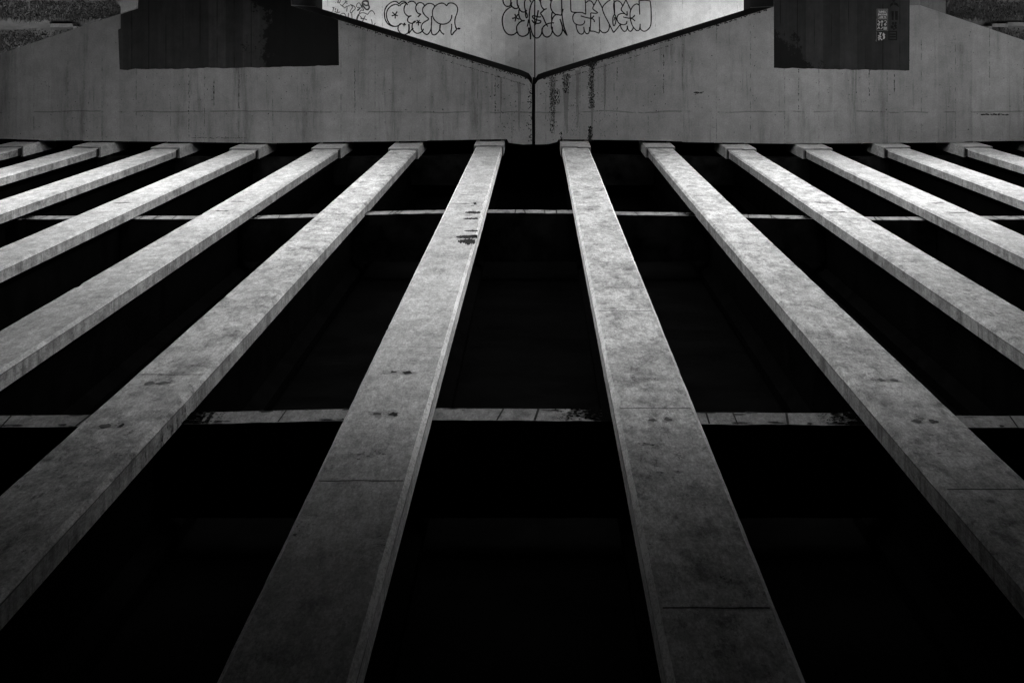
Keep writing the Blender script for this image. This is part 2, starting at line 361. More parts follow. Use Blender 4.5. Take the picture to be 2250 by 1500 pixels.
# ---------------------------------------------------------------- cross beams between the girders
bay_name = {0:"bay at the far left", 1:"second bay from the left edge", 2:"third bay from the left edge", 3:"bay two girders left of the bleached girder", 4:"bay just left of the bleached girder",
            5:"bay between the bleached girder and the scarred girder", 6:"central bay under the V notch", 7:"bay right of the girder with crisp joints",
            8:"bay right of the blotchy girder", 9:"bay left of the brightest right girder", 10:"bay right of the brightest right girder", 11:"second bay from the right edge", 12:"bay at the far right"}
rows = {'nearest': (10.3, .31, {4:(927,923), 5:(920,909), 6:(909,912), 7:(918,921), 8:(926,926)}),
        'middle': (21.1, .36, {2:(478,478), 3:(478,478), 4:(478,472), 5:(469,464), 6:(464,465.5), 7:(468,471), 8:(474,478), 9:(480,480), 10:(479,478), 11:(478,477)}),
        'farthest': (30.8, .30, {i: None for i in range(13) if i != 6})}
for rn, (Y, th, bays) in rows.items():
    Y *= K; th *= K
    for b, vv in bays.items():
        s0, s1 = GX[b] + .105, GX[b+1] - .105
        if vv: z0, z1 = ZC + (vv[0] - V0) * Y / F, ZC + (vv[1] - V0) * Y / F
        else: z0, z1 = ZC + H + DZ[b] + .215, ZC + H + DZ[b+1] + .215
        top = ZC + H + .9
        mb = MB(); N = 26; lo, hi = [], []
        for k in range(N + 1):
            t = k / N; s = s0 + (s1 - s0) * t; z = z0 + (z1 - z0) * t
            a = Y - th / 2 + .012 * noise.noise((s * 3, b, 1)) + .008 * noise.noise((s * 9, b, 2)); c = Y + th / 2 + .012 * noise.noise((s * 3, b, 5))
            q = [mb.pt(s, a, z + .004 * noise.noise((s * 5, b, 9))), mb.pt(s, c, z), mb.pt(s, c, top), mb.pt(s, a, top)]
            lo.append(q)
        for k in range(N):
            for q in range(4):
                r = (q + 1) % 4
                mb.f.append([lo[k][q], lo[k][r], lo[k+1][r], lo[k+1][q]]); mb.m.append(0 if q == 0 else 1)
        mb.f += [lo[0][::-1], lo[N]]; mb.m += [1, 1]
        if rn != 'farthest':
            rs = random.Random(b * 7 + len(rn))
            for k in range(rs.randint(2, 4)):        # formwork seams and ragged stains across the strip
                t = rs.uniform(.12, .9); s = s0 + (s1 - s0) * t; z = z0 + (z1 - z0) * t - .003; sk = rs.uniform(-.05, .05); w = rs.uniform(.005, .011)
                mb.face([(s - w, Y - th / 2, z), (s + w, Y - th / 2, z), (s + w + sk, Y + th / 2, z), (s - w + sk, Y + th / 2, z)], 2)
            for ta, tb in {('nearest', 5): [(0, .28)], ('nearest', 6): [(.62, 1)], ('nearest', 7): [(.70, 1)], ('nearest', 4): [(0, .2)], ('middle', 7): [(.7, 1)], ('middle', 5): [(0, .15)], ('middle', 8): [(.75, 1)], ('middle', 4): [(0, .2)], ('middle', 2): [(0, .3)]}.get((rn, b), []):
                for k in range(420):
                    d = rs.random() ** 1.7; t = ta + (tb - ta) * (d if ta == 0 else 1 - d)
                    s = s0 + (s1 - s0) * t; z = z0 + (z1 - z0) * t - .005 - .00001 * k; q = .05 * (1 - d) ** 1.5 + .006
                    blob(mb, s, Y + th * rs.uniform(-.5, .5), z, q * rs.uniform(.5, 1.4), min(.1, q * rs.uniform(.5, 1.2)), 3, 7, .6)
            for k in range(26):
                t = min(.97, max(.03, rs.choice((rs.gauss(.05, .1), rs.gauss(.95, .12), rs.uniform(0, 1))))); s = s0 + (s1 - s0) * t; z = z0 + (z1 - z0) * t - .0034
                blob(mb, s, Y + rs.choice((-1, 1)) * th * rs.uniform(.3, .5), z - .00005 * k, rs.uniform(.015, .07), rs.uniform(.008, .03), 2, 9, .6)
        far = rn == 'farthest'
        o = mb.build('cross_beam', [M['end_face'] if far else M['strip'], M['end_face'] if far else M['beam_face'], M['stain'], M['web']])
        tag(o, f"{rn} cross beam, in the {bay_name[b]}", 'cross beam', f"{rn} row of cross beams")

# ---------------------------------------------------------------- deck
YD = YB - .4; zt = ZC + H
mb = MB(); mb.box(-15.0, 15.0, -4.0, YD, zt + 1.215, zt + 1.5)
for a in (-15.0, 14.7): mb.box(a, a + .3, -4.0, YD, zt + .25, zt + 1.212)  # deck edges hung lower to cut sky light on the caps
mb.box(-15.0, 15.0, YD - .5, YD - .1, zt - .25, zt + 1.212)   # end wall added over the piers to shut out the sky
BL, BR = 3.2, 3.7                                        # end span narrowed to let sky light onto the wall ends
mb.box(-BL, BR, YD + .003, 45.9 * K, zt + 1.215, zt + 1.5)
for a in (-BL, BR - .3): mb.box(a, a + .3, YD + .003, YA - .05, zt + .5, zt + 1.212)
tag(mb.build('bridge_deck', M['deck']), 'shade-painted dark underside of the bridge deck above all the girders', 'bridge deck')

# ---------------------------------------------------------------- piers
def sz(pts, Y): return [(P(u, v, Y)[0], P(u, v, Y)[2]) for u, v in pts]
def wavy(a, b, n, amp, seed):
    out = []
    for k in range(n + 1):
        t = k / n; u = a[0] + (b[0] - a[0]) * t; v = a[1] + (b[1] - a[1]) * t
        if 0 < k < n: v += amp * noise.noise((u * .045, seed, 0)) + .7 * amp * noise.noise((u * .17, seed, 4))
        out.append((u, v))
    return out
top_l = [(1169,317),(1150,318),(1118,314),(1114,306),(940,309),(938,310),(760,312),(600,315),(350,311.5),(183,310),(182,308.5),(86,309),(85,307.5),(0,305),(-90,303)]
bot_l = [(-90,148),(303,18)]; in_l = [(640,12.8),(1143,166.5),(1160,174),(1168,186)]
top_r = [(2440,303),(2250,309.5),(2120,311.5),(2118,313),(1880,315),(1720,316),(1500,312.5),(1498,311),(1400,308.5),(1228,306.5),(1224,312),(1205,317),(1176,318)]
bot_r = [(1176,186),(1182,177),(1196,171.5),(1700,15.5)]; out_r = [(2022,12),(2440,153)]
def pier(cap_poly, u0, u1, v0, v1, label):
    sm = P((u0 + u1) / 2, V0, YC)[0]
    root = empty('bridge_pier', sm, (YC + YB) / 2, 0); tag(root, label, 'bridge pier', 'hammerhead bridge piers')
    mb = MB(); pts = sz(cap_poly, YC); mb.prism(pts, YC, YC * 1.11)
    zsoff = ZC + (200 - V0) * YC / F
    n = len(pts)
    for k in range(n):                                    # sloping undersides are coloured black
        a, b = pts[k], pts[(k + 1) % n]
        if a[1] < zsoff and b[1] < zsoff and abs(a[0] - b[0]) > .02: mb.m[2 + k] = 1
    cap = mb.build('cap', [M['cap'], M['cap_under']], root)
    cb = MB(); a, b = P(u0, v0, YC), P(u1, v1, YC)
    cb.prism([(a[0], 0), (b[0], 0), (b[0], b[2] - .001), (a[0], a[2] - .001)], YC, YB); cb.box(min(a[0], b[0]) + .002, max(a[0], b[0]) - .002, YC * 1.11 + .003, YB - .002, min(a[2], b[2]) - .0005, ZC + 2.0); cb.build('column', M['column'], root)
    return root, cap
pl, cap_l = pier(top_l + bot_l + in_l, 303, 640, 18, 12.8, "left concrete pier with a wide band of dark paint on column and cap")
pr, cap_r = pier(top_r + bot_r + out_r, 1700, 2022, 15.5, 12, "right concrete pier with small white stencils on its dark painted column")
# roller paint over the old tags: a thin coat, 3 mm proud
def coat(name, poly, mat, root, thick=.004):
    mb = MB(); mb.prism(sz(poly, YC), YC - thick, YC - .0002); return mb.build(name, mat, root)
low = V0 - ZC * F / YC + 1
coat('paint_and_shade_coat', [(303.5, low), (639.5, low), (639.5,12.9), (743,44.1), (745,144)] + wavy((745,144), (560,149), 24, 2.2, 1)[1:] + wavy((560,149), (263,153), 34, 2.6, 2)[1:] + [(259.5,66),(265,63),(265,32),(303.5,19)], M['paint'], pl)['label'] = 'dark roller paint over the left column and cap face'
coat('paint_and_shade_coat', [(1700.5, low), (1999, low), (1998,155)] + wavy((1998,155), (1850,153), 20, 2., 5)[1:] + wavy((1850,153), (1700.5,149.5), 22, 2., 6)[1:], M['paint_r'], pr)['label'] = 'dark roller paint over the right column'
for root, u, v, sd in ((pl, 640, 12, 1), (pr, 1700, 14.5, -1)):  # inner column sides: a dark coat stands for their shade
    a = P(u, v, YC); mb = MB(); x0, x1 = sorted((a[0] + sd * .0005, a[0] + sd * .005))
    mb.box(x0, x1, YC + .003, YB - .003, .02, a[2] - .01); mb.box(x0, x1, YC * 1.11 + .006, YB - .003, a[2] - .009, ZC + 1.98); mb.build('paint_and_shade_coat', M['side_shade'], root)
# water stains and specks on the cap faces
def speck(mb, u, v, ru, rv, dy=.0025, n=8):
    s, Y, z = P(u, v, YC); sc = YC / F
    mb.face([(s + ru * sc * math.cos(a) * random.uniform(.6, 1.3), YC - dy, z + rv * sc * math.sin(a) * random.uniform(.6, 1.3)) for a in [q * 2 * math.pi / n for q in range(n)]])
ml, mr = MB(), MB()
k = 0
def dd():
    global k; k += 1; return .002 + (k % 400) * 4e-6
for (uc, su, va, vb, n, big) in ((1213,3.2,168,292,230,1.15),(1222,4.2,195,230,130,1.2),(1244,4.5,163,205,150,1.25),(1300,3.6,138,238,360,1.25),(1297,2.0,278,312,150,1.5),(1233,1.3,290,310,40,1.2),(1262,6,200,300,60,.7),(1320,9,150,300,70,.7)):
    for _ in range(n):
        v = random.uniform(va, vb); speck(mr, uc + random.gauss(0, su), v, random.uniform(.4, big), random.uniform(.5, big * 1.6), dd())
mg = MB()       # soft grey runs behind the drips
for uc, va, vb, w in ((1214,170,300,7),(1244,163,300,8),(1300,140,310,9),(1270,155,290,5),(1330,140,260,5),(1140,180,300,6),(1100,170,290,4)):
    for q in range(7):
        N = 24; ws = w * random.uniform(.25, .8); c0 = uc + random.gauss(0, w * .35); e = random.uniform(.5, 1)
        for k_ in range(N):
            v0_, v1_ = va + (vb - va) * e * k_ / N, va + (vb - va) * e * (k_ + 1) / N
            f0, f1 = [ws * (.6 + .8 * noise.noise((v * .03, uc, q))) * (1 - (v - va) / (vb - va) / e * .7) for v in (v0_, v1_)]
            mg.face([(P(a, b, YC)[0], YC - .0012 - q * 1e-4, P(a, b, YC)[2]) for a, b in ((c0 - f0, v0_), (c0 + f0, v0_), (c0 + f1, v1_), (c0 - f1, v1_))])
M['run'] = wall_concrete('water_darkened_concrete', .15, None)
mg.build('water_run', M['run'], pr)
for _ in range(170):
    u, v = random.uniform(1190, 2250), random.uniform(60, 308)
    if v > 178 - (u - 1190) * .31 and v > 12 + max(0, u - 2022) * .34: speck(mr, u, v, random.uniform(.4, 1.2), random.uniform(.4, 1.3), dd())
for _ in range(150):
    u = random.uniform(20, 1165); v = random.uniform(158, 306)
    if v > 175 - (1165 - u) * .30: speck(ml, u, v, random.uniform(.4, 1.2), random.uniform(.4, 1.3), dd())
for _ in range(60):
    speck(ml, 1165 + random.gauss(0, 2.5), random.uniform(185, 312), random.uniform(.5, 2), random.uniform(.5, 2), dd())
for _ in range(55):
    speck(ml, random.gauss(1120, 25), random.uniform(180, 300), random.uniform(.5, 1.4), random.uniform(.5, 1.6), dd())
for u0, va, vb in ((1088,170,250),(780,150,248),(525,160,240),(415,165,300),(470,175,230)):
    for _ in range(26): speck(ml, u0 + random.gauss(0, .5), random.uniform(va, vb), .5, random.uniform(1, 4), dd())
for u0, va, vb in ((1356,140,300),(1458,120,206),(1910,155,210),(1965,155,200),(1755,150,240)):
    for _ in range(22): speck(mr, u0 + random.gauss(0, .5), random.uniform(va, vb), .5, random.uniform(1, 4), dd())
for _ in range(30): speck(mr, random.gauss(1535, 6), 204 + random.gauss(0, 1), 2, .6, dd())
# ragged black drip line under the sloping edges and a broken drip groove
for _ in range(260):
    u = random.uniform(760, 1165); speck(ml, u, 45 + (u - 743) * .3055 + random.uniform(0, 3.5), random.uniform(.6, 2.4), random.uniform(.5, 1.5), dd())
for _ in range(110):
    u = random.uniform(975, 1160); speck(ml, u, 45 + (u - 743) * .3055 + 16 + random.gauss(0, .7), random.uniform(.4, 2), .5, dd())
for _ in range(280):
    u = random.uniform(1195, 1690); speck(mr, u, 172 - (u - 1195) * .3085 + random.uniform(0, 3), random.uniform(.6, 2.4), random.uniform(.5, 1.4), dd())
for _ in range(150):
    u = random.uniform(1200, 1480); speck(mr, u, 172 - (u - 1195) * .3085 + 14 + random.gauss(0, .7), random.uniform(.4, 2), .5, dd())
for _ in range(40): speck(mr, 1301 + random.gauss(0, 4), 142 + random.gauss(0, 3), random.uniform(1, 3), random.uniform(1, 3), dd())
# cracks
for _ in range(90):
    u = random.uniform(420, 540); speck(ml, u, 303 + 1.2 * noise.noise((u * .08, 3, 0)) * 2, 1.2, .5, dd())
for _ in range(60): speck(mr, random.uniform(2155, 2215), 252 + random.gauss(0, .8), 2.5, .7, dd())
M['drip'] = rough_mat('black_drip', .010, 9, .5)
ml.build('water_stain', M['drip'], pl); mr.build('water_stain', M['drip'], pr)
mb = MB(); a, b = P(1169.3, 187, YC), P(1175.7, 313, YC); mb.box(a[0], b[0], YC + .12, YB - .2, a[2], b[2]); mb.build('joint_filler', M['pad'], pl)

# ---------------------------------------------------------------- stencils on the right column
def text_mesh(txt, size, s, Y, z, mat, parent, name='stencil_lettering', bold=.004):
    cu = bpy.data.curves.new('t', 'FONT'); cu.body = txt; cu.size = size; cu.align_x = 'CENTER'; cu.align_y = 'CENTER'; cu.offset = bold
    ob = bpy.data.objects.new('t', cu); C.objects.link(ob)
    bpy.context.view_layer.update()
    me = bpy.data.meshes.new_from_object(ob.evaluated_get(bpy.context.evaluated_depsgraph_get()))
    bpy.data.objects.remove(ob); me.name = name; me.materials.clear(); me.materials.append(mat)
    o = bpy.data.objects.new(name, me); C.objects.link(o)
    o.matrix_world = Matrix.Translation((-s, Y, z)) @ Matrix.Rotation(math.pi / 2, 4, 'X')
    o.parent = parent; o.matrix_parent_inverse = parent.matrix_basis.inverted()
    return o
def flat(mb, poly, d, m=0): mb.face([(P(u, v, YC)[0], YC - d, P(u, v, YC)[2]) for u, v in poly], m)
def ring(mb, u0, u1, v0, v1, w, d, m=0):
    flat(mb, [(u0,v0),(u1,v0),(u1,v0+w),(u0,v0+w)], d, m); flat(mb, [(u0,v1-w),(u1,v1-w),(u1,v1),(u0,v1)], d, m)
    flat(mb, [(u0,v0+w),(u0+w,v0+w),(u0+w,v1-w),(u0,v1-w)], d, m); flat(mb, [(u1-w,v0+w),(u1,v0+w),(u1,v1-w),(u1-w,v1-w)], d, m)
def disc(mb, u, v, r, d, m=0, rv=None, n=12, a0=0, a1=2*math.pi, inner=0):
    if inner:
        for k in range(n):
            a, b = a0 + (a1 - a0) * k / n, a0 + (a1 - a0) * (k + 1) / n
            flat(mb, [(u + r*math.cos(a), v + r*math.sin(a)), (u + r*math.cos(b), v + r*math.sin(b)), (u + inner*math.cos(b), v + inner*math.sin(b)), (u + inner*math.cos(a), v + inner*math.sin(a))], d, m)
    else: flat(mb, [(u + r*math.cos(a0 + (a1-a0)*k/n), v + (rv or r)*math.sin(a0 + (a1-a0)*k/n)) for k in range(n)], d, m)
D0 = .0062
mb = MB(); ring(mb, 1929, 1949, 22.3, 41.3, .8, D0); ring(mb, 1926.3, 1951, 20, 43, 1., D0, 1)
mb.build('stencil_frame', [M['stencil_white'], M['stencil_haze']], pr)['label'] = 'white stencilled box round the French words'
for txt, v in (('IL EST', 37.8), ('ENCORE', 32.2), ('TEMPS', 26.4)):
    s, Y, z = P(1939, v, YC)
    text_mesh(txt, .058 if txt != 'ENCORE' else .052, s, YC - .0065, z, M['stencil_white'], pr)
mb = MB()   # middle square of small signs
ring(mb, 1925.5, 1951, 42.5, 68, 1.1, D0, 1)
disc(mb, 1945.3, 48.5, 3.4, D0, inner=1.7, a0=-2.6, a1=1.4); disc(mb, 1938, 48, 2.8, D0, rv=2.6); disc(mb, 1930, 46.8, 1.6, D0); disc(mb, 1932.6, 49.5, 2, D0)
disc(mb, 1930.5, 54.3, 2.9, D0, inner=.8); flat(mb, [(1937,51),(1938.6,51),(1938.2,58.5),(1936,58)], D0); disc(mb, 1945, 54.5, 2.7, D0, inner=.7)
flat(mb, [(1927,64.5),(1930.8,57.8),(1934.5,64.2),(1932.5,64.2),(1930.8,62),(1929,64.6)], D0); flat(mb, [(1935,64.4),(1939,59.2),(1940.3,60.5),(1937,64.8)], D0)
for q in range(3): flat(mb, [(1941,59.6 + q*2.2),(1948.5,59.6 + q*2.2),(1948.5,61.2 + q*2.2),(1941,61.2 + q*2.2)], D0)
mb.build('stencil_signs', [M['stencil_white'], M['stencil_haze']], pr)['label'] = 'white stencilled square of small round and striped signs'
mb = MB()
flat(mb, [(1925.4,70),(1926.4,70),(1926,92),(1923.8,91),(1925.2,85)], D0, 1)
flat(mb, [(1930.5,72),(1938.5,72),(1936,74),(1935,78),(1932.5,78),(1933,74)], D0)
for u, v, r in ((1931,79.5,2.2),(1934,81,2.6),(1930.5,84,2.),(1937,87.5,2.),(1931,87.8,1.8),(1934,85,2.2)): disc(mb, u, v, r, D0 - random.random()*1e-3, rv=r*.8, n=9)
flat(mb, [(1941.6,72),(1943,75),(1945,76.4),(1943.6,79),(1944.6,82),(1943.5,85.5),(1941,87),(1939.6,85),(1940.8,81.5),(1938.8,78),(1939.6,74.5)], D0)
mb.build('stencil_shapes', [M['stencil_white'], M['stencil_haze']], pr)['label'] = 'white stencilled curling shapes, nearest the cap'
mb = MB()
flat(mb, [(1955,16.5),(1956,10),(1960,6.5),(1963,5.8),(1963,11.5),(1959,13)], D0); flat(mb, [(1975,16.5),(1973.6,10),(1969,6.5),(1964,5.8),(1964.2,11),(1970,13)], D0)
flat(mb, [(1958,-2),(1969,-2),(1965,5.4),(1962,5.4)], D0)
for u0, u1 in ((1958.6,1963.8),(1966.3,1972.6)): flat(mb, [(u0,25),(u1,25),(u1-.6,44.6),(u0+.6,44.6)], D0)
for u, v, r in ((1962,52,3),(1968,51,2.6),(1967,57,3.2),(1960,60,3.4),(1968.5,62,2.2),(1964,64.5,2)): disc(mb, u, v, r, D0 - random.random()*1e-3, rv=r*1.1, n=9)
ring(mb, 1952, 1971, 68.5, 89, 2.4, D0); 
for v in (74.5, 80): flat(mb, [(1955,v),(1968,v),(1968,v+2.6),(1955,v+2.6)], D0)
mb.build('stencil_shapes', M['stencil_black'], pr)['label'] = 'column of black stencils beside the white ones'

# ---------------------------------------------------------------- abutment wall with graffiti
s0, s1 = P(265, 0, YA)[0], P(2078, 0, YA)[0]; sj = P(1175, 0, YA)[0]
aw = empty('abutment_wall', sj, YA, 0); tag(aw, 'pale end wall with black bubble letter graffiti, seen through the V notch', 'wall')
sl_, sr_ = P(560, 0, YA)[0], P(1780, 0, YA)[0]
for a, b, mt in ((s0, sl_ - .001, 'shaded_end'), (sl_ + .001, sj - .02, 'abut'), (sj + .02, sr_ - .001, 'abut'), (sr_ + .001, s1, 'shaded_end')):
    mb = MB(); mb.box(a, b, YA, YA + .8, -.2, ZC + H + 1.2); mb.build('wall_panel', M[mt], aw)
mb = MB(); mb.box(sj - .019, sj + .019, YA + .03, YA + .7, -.2, ZC + H + 1.19); mb.build('joint_filler', M['pad'], aw)
def catmull(p, n=5):
    if len(p) < 3: return p
    q = [p[0]] + list(p) + [p[-1]]; out = []
    for i in range(1, len(q) - 2):
        for k in range(n):
            t = k / n; r = []
            for c in (0, 1):
                a, b, d, e = q[i-1][c], q[i][c], q[i+1][c], q[i+2][c]
                r.append(.5 * (2*b + (d-a)*t + (2*a-5*b+4*d-e)*t*t + (3*b-a-3*d+e)*t**3))
            out.append(tuple(r))
    return out + [p[-1]]
nst = 0
def stroke(mb, pts, width):
    global nst; nst += 1
    pts = catmull(pts); d = .002 + (nst % 60) * 5e-5
    L, R = [], []
    for i, (u, v) in enumerate(pts):
        a = pts[max(0, i-1)]; b = pts[min(len(pts)-1, i+1)]
        dx, dy = b[0]-a[0], b[1]-a[1]; l = math.hypot(dx, dy) or 1
        w = width * .5 * (1 + .25 * noise.noise((u * .15, v * .15, nst)))
        L.append((u - dy / l * w, v + dx / l * w)); R.append((u + dy / l * w, v - dx / l * w))
    for i in range(len(pts) - 1):
        mb.face([(P(u, v, YA)[0], YA - d, P(u, v, YA)[2]) for u, v in (L[i], L[i+1], R[i+1], R[i])])
def piece(strokes, ox, oy, sc, width, label, mat):
    mb = MB()
    for st in strokes: stroke(mb, [(ox + x / sc, oy + y / sc) for x, y in st], width)
    o = mb.build('graffiti', mat, aw, recalc=False); o['label'] = label
A1 = [[(520,100),(470,55),(400,45),(320,75),(240,140),(185,230),(165,340),(175,450),(210,540),(270,610),(350,650),(430,660),(500,645),(560,610),(590,580)],
[(525,160),(490,125),(440,115),(370,135),(290,190),(235,270),(215,370),(230,470),(265,550),(320,620),(400,655)],
[(520,110),(560,65),(620,38),(680,55),(720,95),(740,135)],[(540,160),(580,110),(640,80),(690,85),(725,110)],
[(740,85),(790,50),(850,38),(910,60),(950,110),(965,150)],[(720,90),(670,150),(650,230),(660,310),(700,370),(760,410),(835,395)],
[(790,415),(750,450),(738,500),(755,550),(810,580),(870,580),(920,550),(930,530),(900,540),(865,575),(850,640),(855,720),(900,790),(960,828),(1020,825),(1085,790),(1120,750),(1128,715)],
[(960,130),(1000,85),(1060,72),(1120,95),(1160,150)],[(965,120),(940,180),(945,250),(980,320),(1030,350),(1070,355)],[(1070,355),(990,430)],
[(1165,150),(1120,200),(1110,280),(1140,350),(1200,420),(1250,460),(1240,500),(1170,540),(1110,590),(1080,650),(1078,710),(1110,790)],
[(1165,150),(1210,110),(1280,92),(1350,105),(1395,140),(1410,180)],
[(1830,375),(1825,440),(1790,520),(1720,580),(1620,605),(1520,590),(1430,530),(1370,440),(1350,330),(1370,230),(1430,150),(1510,100),(1590,85),(1650,105),(1705,155)],
[(1705,155),(1740,100),(1800,80),(1880,95),(1950,155),(1975,230),(1960,330),(1920,440),(1905,540),(1915,630),(1950,715),(2020,712)],[(1985,700),(2035,715),(1990,728)],
[(1325,400),(1332,520),(1325,650),(1325,760),(1340,840),(1390,870),(1450,845),(1510,780),(1540,700),(1548,610)],
[(1325,680),(1300,770),(1250,840),(1210,860),(1160,835),(1110,790)],[(1540,620),(1535,720),(1570,800),(1640,860)],
[(1825,595),(1825,700),(1810,800),(1830,870),(1880,810),(1950,735)],
[(510,650),(500,720),(530,790),(590,845),(660,860),(720,840),(755,800),(770,700),(765,600)],[(765,840),(800,790),(850,730),(885,710)],[(775,600),(780,720),(765,840)],
[(360,305),(430,375)],[(430,375),(480,290)],[(345,400),(430,378),(495,400)],[(432,380),(432,465)],
[(605,600),(650,610)],[(650,610),(670,570)],[(700,620),(650,605)],[(650,610),(650,660)],[(520,640),(550,600),(590,590)],
[(965,500),(1005,555)],[(1005,555),(1030,500)],[(945,580),(1005,560),(1075,575)],[(1005,560),(1005,640)]]
A2 = [[(185,0),(205,90),(250,160),(320,185),(390,160),(405,80),(402,0)],[(430,70),(420,150),(440,190),(500,235),(560,245),(600,220),(625,160)],
[(580,0),(580,100),(600,180),(640,250),(680,310),(750,340),(820,320),(830,280)],
[(430,190),(350,230),(260,310),(200,410),(170,540),(180,680),(220,820),(290,920),(380,965),(470,960),(540,920),(570,880)],
[(640,230),(625,340),(630,440),(670,530),(730,580),(790,570)],[(790,570),(700,590),(620,650),(570,730),(565,820),(590,910),(640,975),(720,1005),(800,990),(860,950),(895,890),(890,760)],
[(805,0),(780,80),(785,200),(805,300),(810,420),(830,500),(860,470),(850,400),(815,340)],[(890,540),(880,640),(855,740)],
[(1060,0),(1000,60),(950,170),(920,320),(912,480),(920,620),(945,760),(980,890),(1030,1000),(1100,1050),(1170,1035),(1220,980),(1250,920),(1270,800),(1310,730),(1380,680),(1450,650),(1540,635),(1590,640)],
[(920,0),(960,70)],[(1060,140),(1060,400),(1060,720)],[(1160,290),(1130,450),(1080,690)],
[(1235,465),(1180,475),(1100,455),(1020,440),(1000,470),(1040,520),(1120,555),(1210,575),(1230,600),(1200,640),(1120,650),(1040,630),(985,560)],
[(1180,0),(1220,60),(1235,150),(1270,220),(1320,265),(1395,245)],[(1320,275),(1215,375)],[(1215,375),(1290,480),(1350,620),(1420,740)],[(1240,0),(1215,40)],
[(1480,0),(1510,50),(1495,150),(1510,250),(1560,340),(1630,400),(1720,415),(1790,420),(1815,340),(1840,250)],[(1540,0),(1510,50)],[(1800,0),(1805,200),(1810,400)],
[(1540,345),(1525,450),(1530,600),(1515,700),(1530,800),(1560,870),(1610,950),(1690,1000),(1760,970),(1810,890),(1825,770),(1790,630),(1755,530)],
[(1640,410),(1570,480),(1535,570)],[(1810,400),(1830,560),(1870,760),(1950,980)],[(1830,800),(1900,920),(1960,985)],
[(1260,790),(1270,890),(1310,980),(1390,1025),(1470,1000),(1530,920),(1545,830),(1545,740)],[(910,760),(935,900),(940,1080)],[(935,880),(950,980),(945,1090)],
[(515,390),(545,480)],[(545,480),(605,400)],[(440,515),(545,490)],[(545,490),(640,540)],[(545,490),(520,600)],[(905,900),(860,960)]]
A3 = [[(145,0),(150,130),(155,250),(190,290),(300,300),(400,300),(460,320),(505,345)],[(505,345),(500,200),(500,100),(490,0)],[(510,70),(560,30),(620,30),(665,70),(690,130)],
[(770,0),(700,130),(672,190),(690,235),(790,305)],[(790,305),(740,320),(620,310)],[(620,310),(620,500),(605,740)],[(605,740),(700,745),(815,790)],[(815,790),(830,690),(820,400)],
[(300,300),(230,330),(200,400),(205,480),(240,550),(310,590),(400,595),(460,560),(480,520),(470,490)],
[(385,380),(500,415),(610,435),(660,420),(700,375)],[(610,435),(680,460),(710,510),(690,515)],
[(275,590),(290,680),(330,770),(390,810),(440,795),(465,740),(455,640)],[(455,640),(480,750),(530,800),(580,770),(595,640)],
[(790,0),(850,110),(890,190),(905,260),(950,370),(1030,520),(1090,640),(1160,775)],[(1160,775),(1240,680),(1310,590),(1320,555)],[(1090,0),(1000,60),(930,130),(895,190)],
[(820,690),(850,730),(900,770),(970,775),(1030,730),(1060,650),(1055,590)],
[(1165,0),(1180,150),(1185,345)],[(1185,345),(1150,400),(1140,490),(1150,590),(1175,610),(1205,550),(1215,450),(1205,380),(1185,345)],
[(1185,330),(1170,230),(1160,160),(1165,80),(1210,35),(1270,30),(1330,70),(1370,140)],[(1450,0),(1380,140),(1345,200),(1345,250),(1400,310),(1480,375)],[(1480,375),(1475,270)],[(1450,0),(1500,110),(1560,235)],
[(1420,330),(1340,325),(1270,360),(1240,430),(1255,510),(1310,570),(1400,590),(1460,560),(1475,500)],
[(1380,405),(1460,425),(1550,435),(1620,410),(1660,360)],[(1550,435),(1620,460),(1665,505)],
[(1320,580),(1335,660),(1390,735),(1440,740),(1475,690),(1480,610)],[(1480,610),(1500,700),(1550,745),(1600,710),(1625,650)],
[(1760,130),(1710,100),(1640,130),(1580,210),(1550,300),(1550,420),(1575,540),(1620,640),(1680,710),(1720,730),(1770,700),(1785,565)],
[(1785,565),(1790,680),(1840,730),(1900,740),(1970,700),(2030,610),(2045,450),(2040,200),(2020,30)],[(2020,30),(1900,15),(1760,20)],[(1760,20),(1765,150),(1775,350)],[(1170,420),(1190,430),(1165,490)]]
A4 = [[(660,120),(710,0)],[(730,130),(690,60)],[(730,130),(790,0)],[(590,105),(610,95)],[(760,160),(830,220),(900,265)],[(840,215),(980,50)],[(940,40),(1020,75)],[(960,100),(1020,140)],
[(890,300),(1000,240),(1100,205)],[(1010,270),(990,420)],[(1110,170),(1200,200),(1290,270),(1280,340),(1210,400),(1160,470),(1120,440),(1130,370),(1190,290),(1180,220),(1130,180)],
[(490,270),(560,290)],[(530,280),(505,420)],[(600,300),(590,380)],[(680,330),(660,430)],[(570,410),(650,450),(760,435)],[(455,420),(480,470),(455,510)],
[(770,530),(840,480),(910,490),(960,560),(995,660)],[(1055,470),(1045,680)],[(1170,490),(1190,730)],
[(1340,260),(1350,170),(1420,110),(1470,150),(1510,260),(1470,300),(1400,380),(1370,370),(1450,290),(1400,270),(1360,290)],[(1510,180),(1560,300),(1590,380),(1500,370),(1430,470)],
[(1330,740),(1360,600),(1420,510),(1520,465),(1620,470),(1730,525)],[(1730,525),(1800,430),(1870,385),(1940,430),(1985,520)],[(1480,670),(1590,670),(1710,715)],[(1660,560),(1590,680),(1530,820)],[(1470,580),(1550,690)],
[(1860,690),(1890,800),(1890,930)],[(2000,820),(1940,950)],[(1720,820),(1660,860)]]
A5 = [[(1570,60),(1545,150),(1600,260),(1680,340),(1750,340),(1790,270),(1760,170),(1740,60),(1640,40),(1570,60)],[(1580,130),(1660,200),(1750,190)],[(1560,70),(1640,50),(1740,70)],[(1350,740),(1380,600),(1440,520)]]
piece(A1, 830, 0, 11.25, 2.7, 'black bubble letters with asterisks, left of the wall joint', M['spray'])
piece(A2, 1090, 0, 12.5, 2.9, 'stacked bubble letters with a dollar sign over the wall joint', M['spray'])
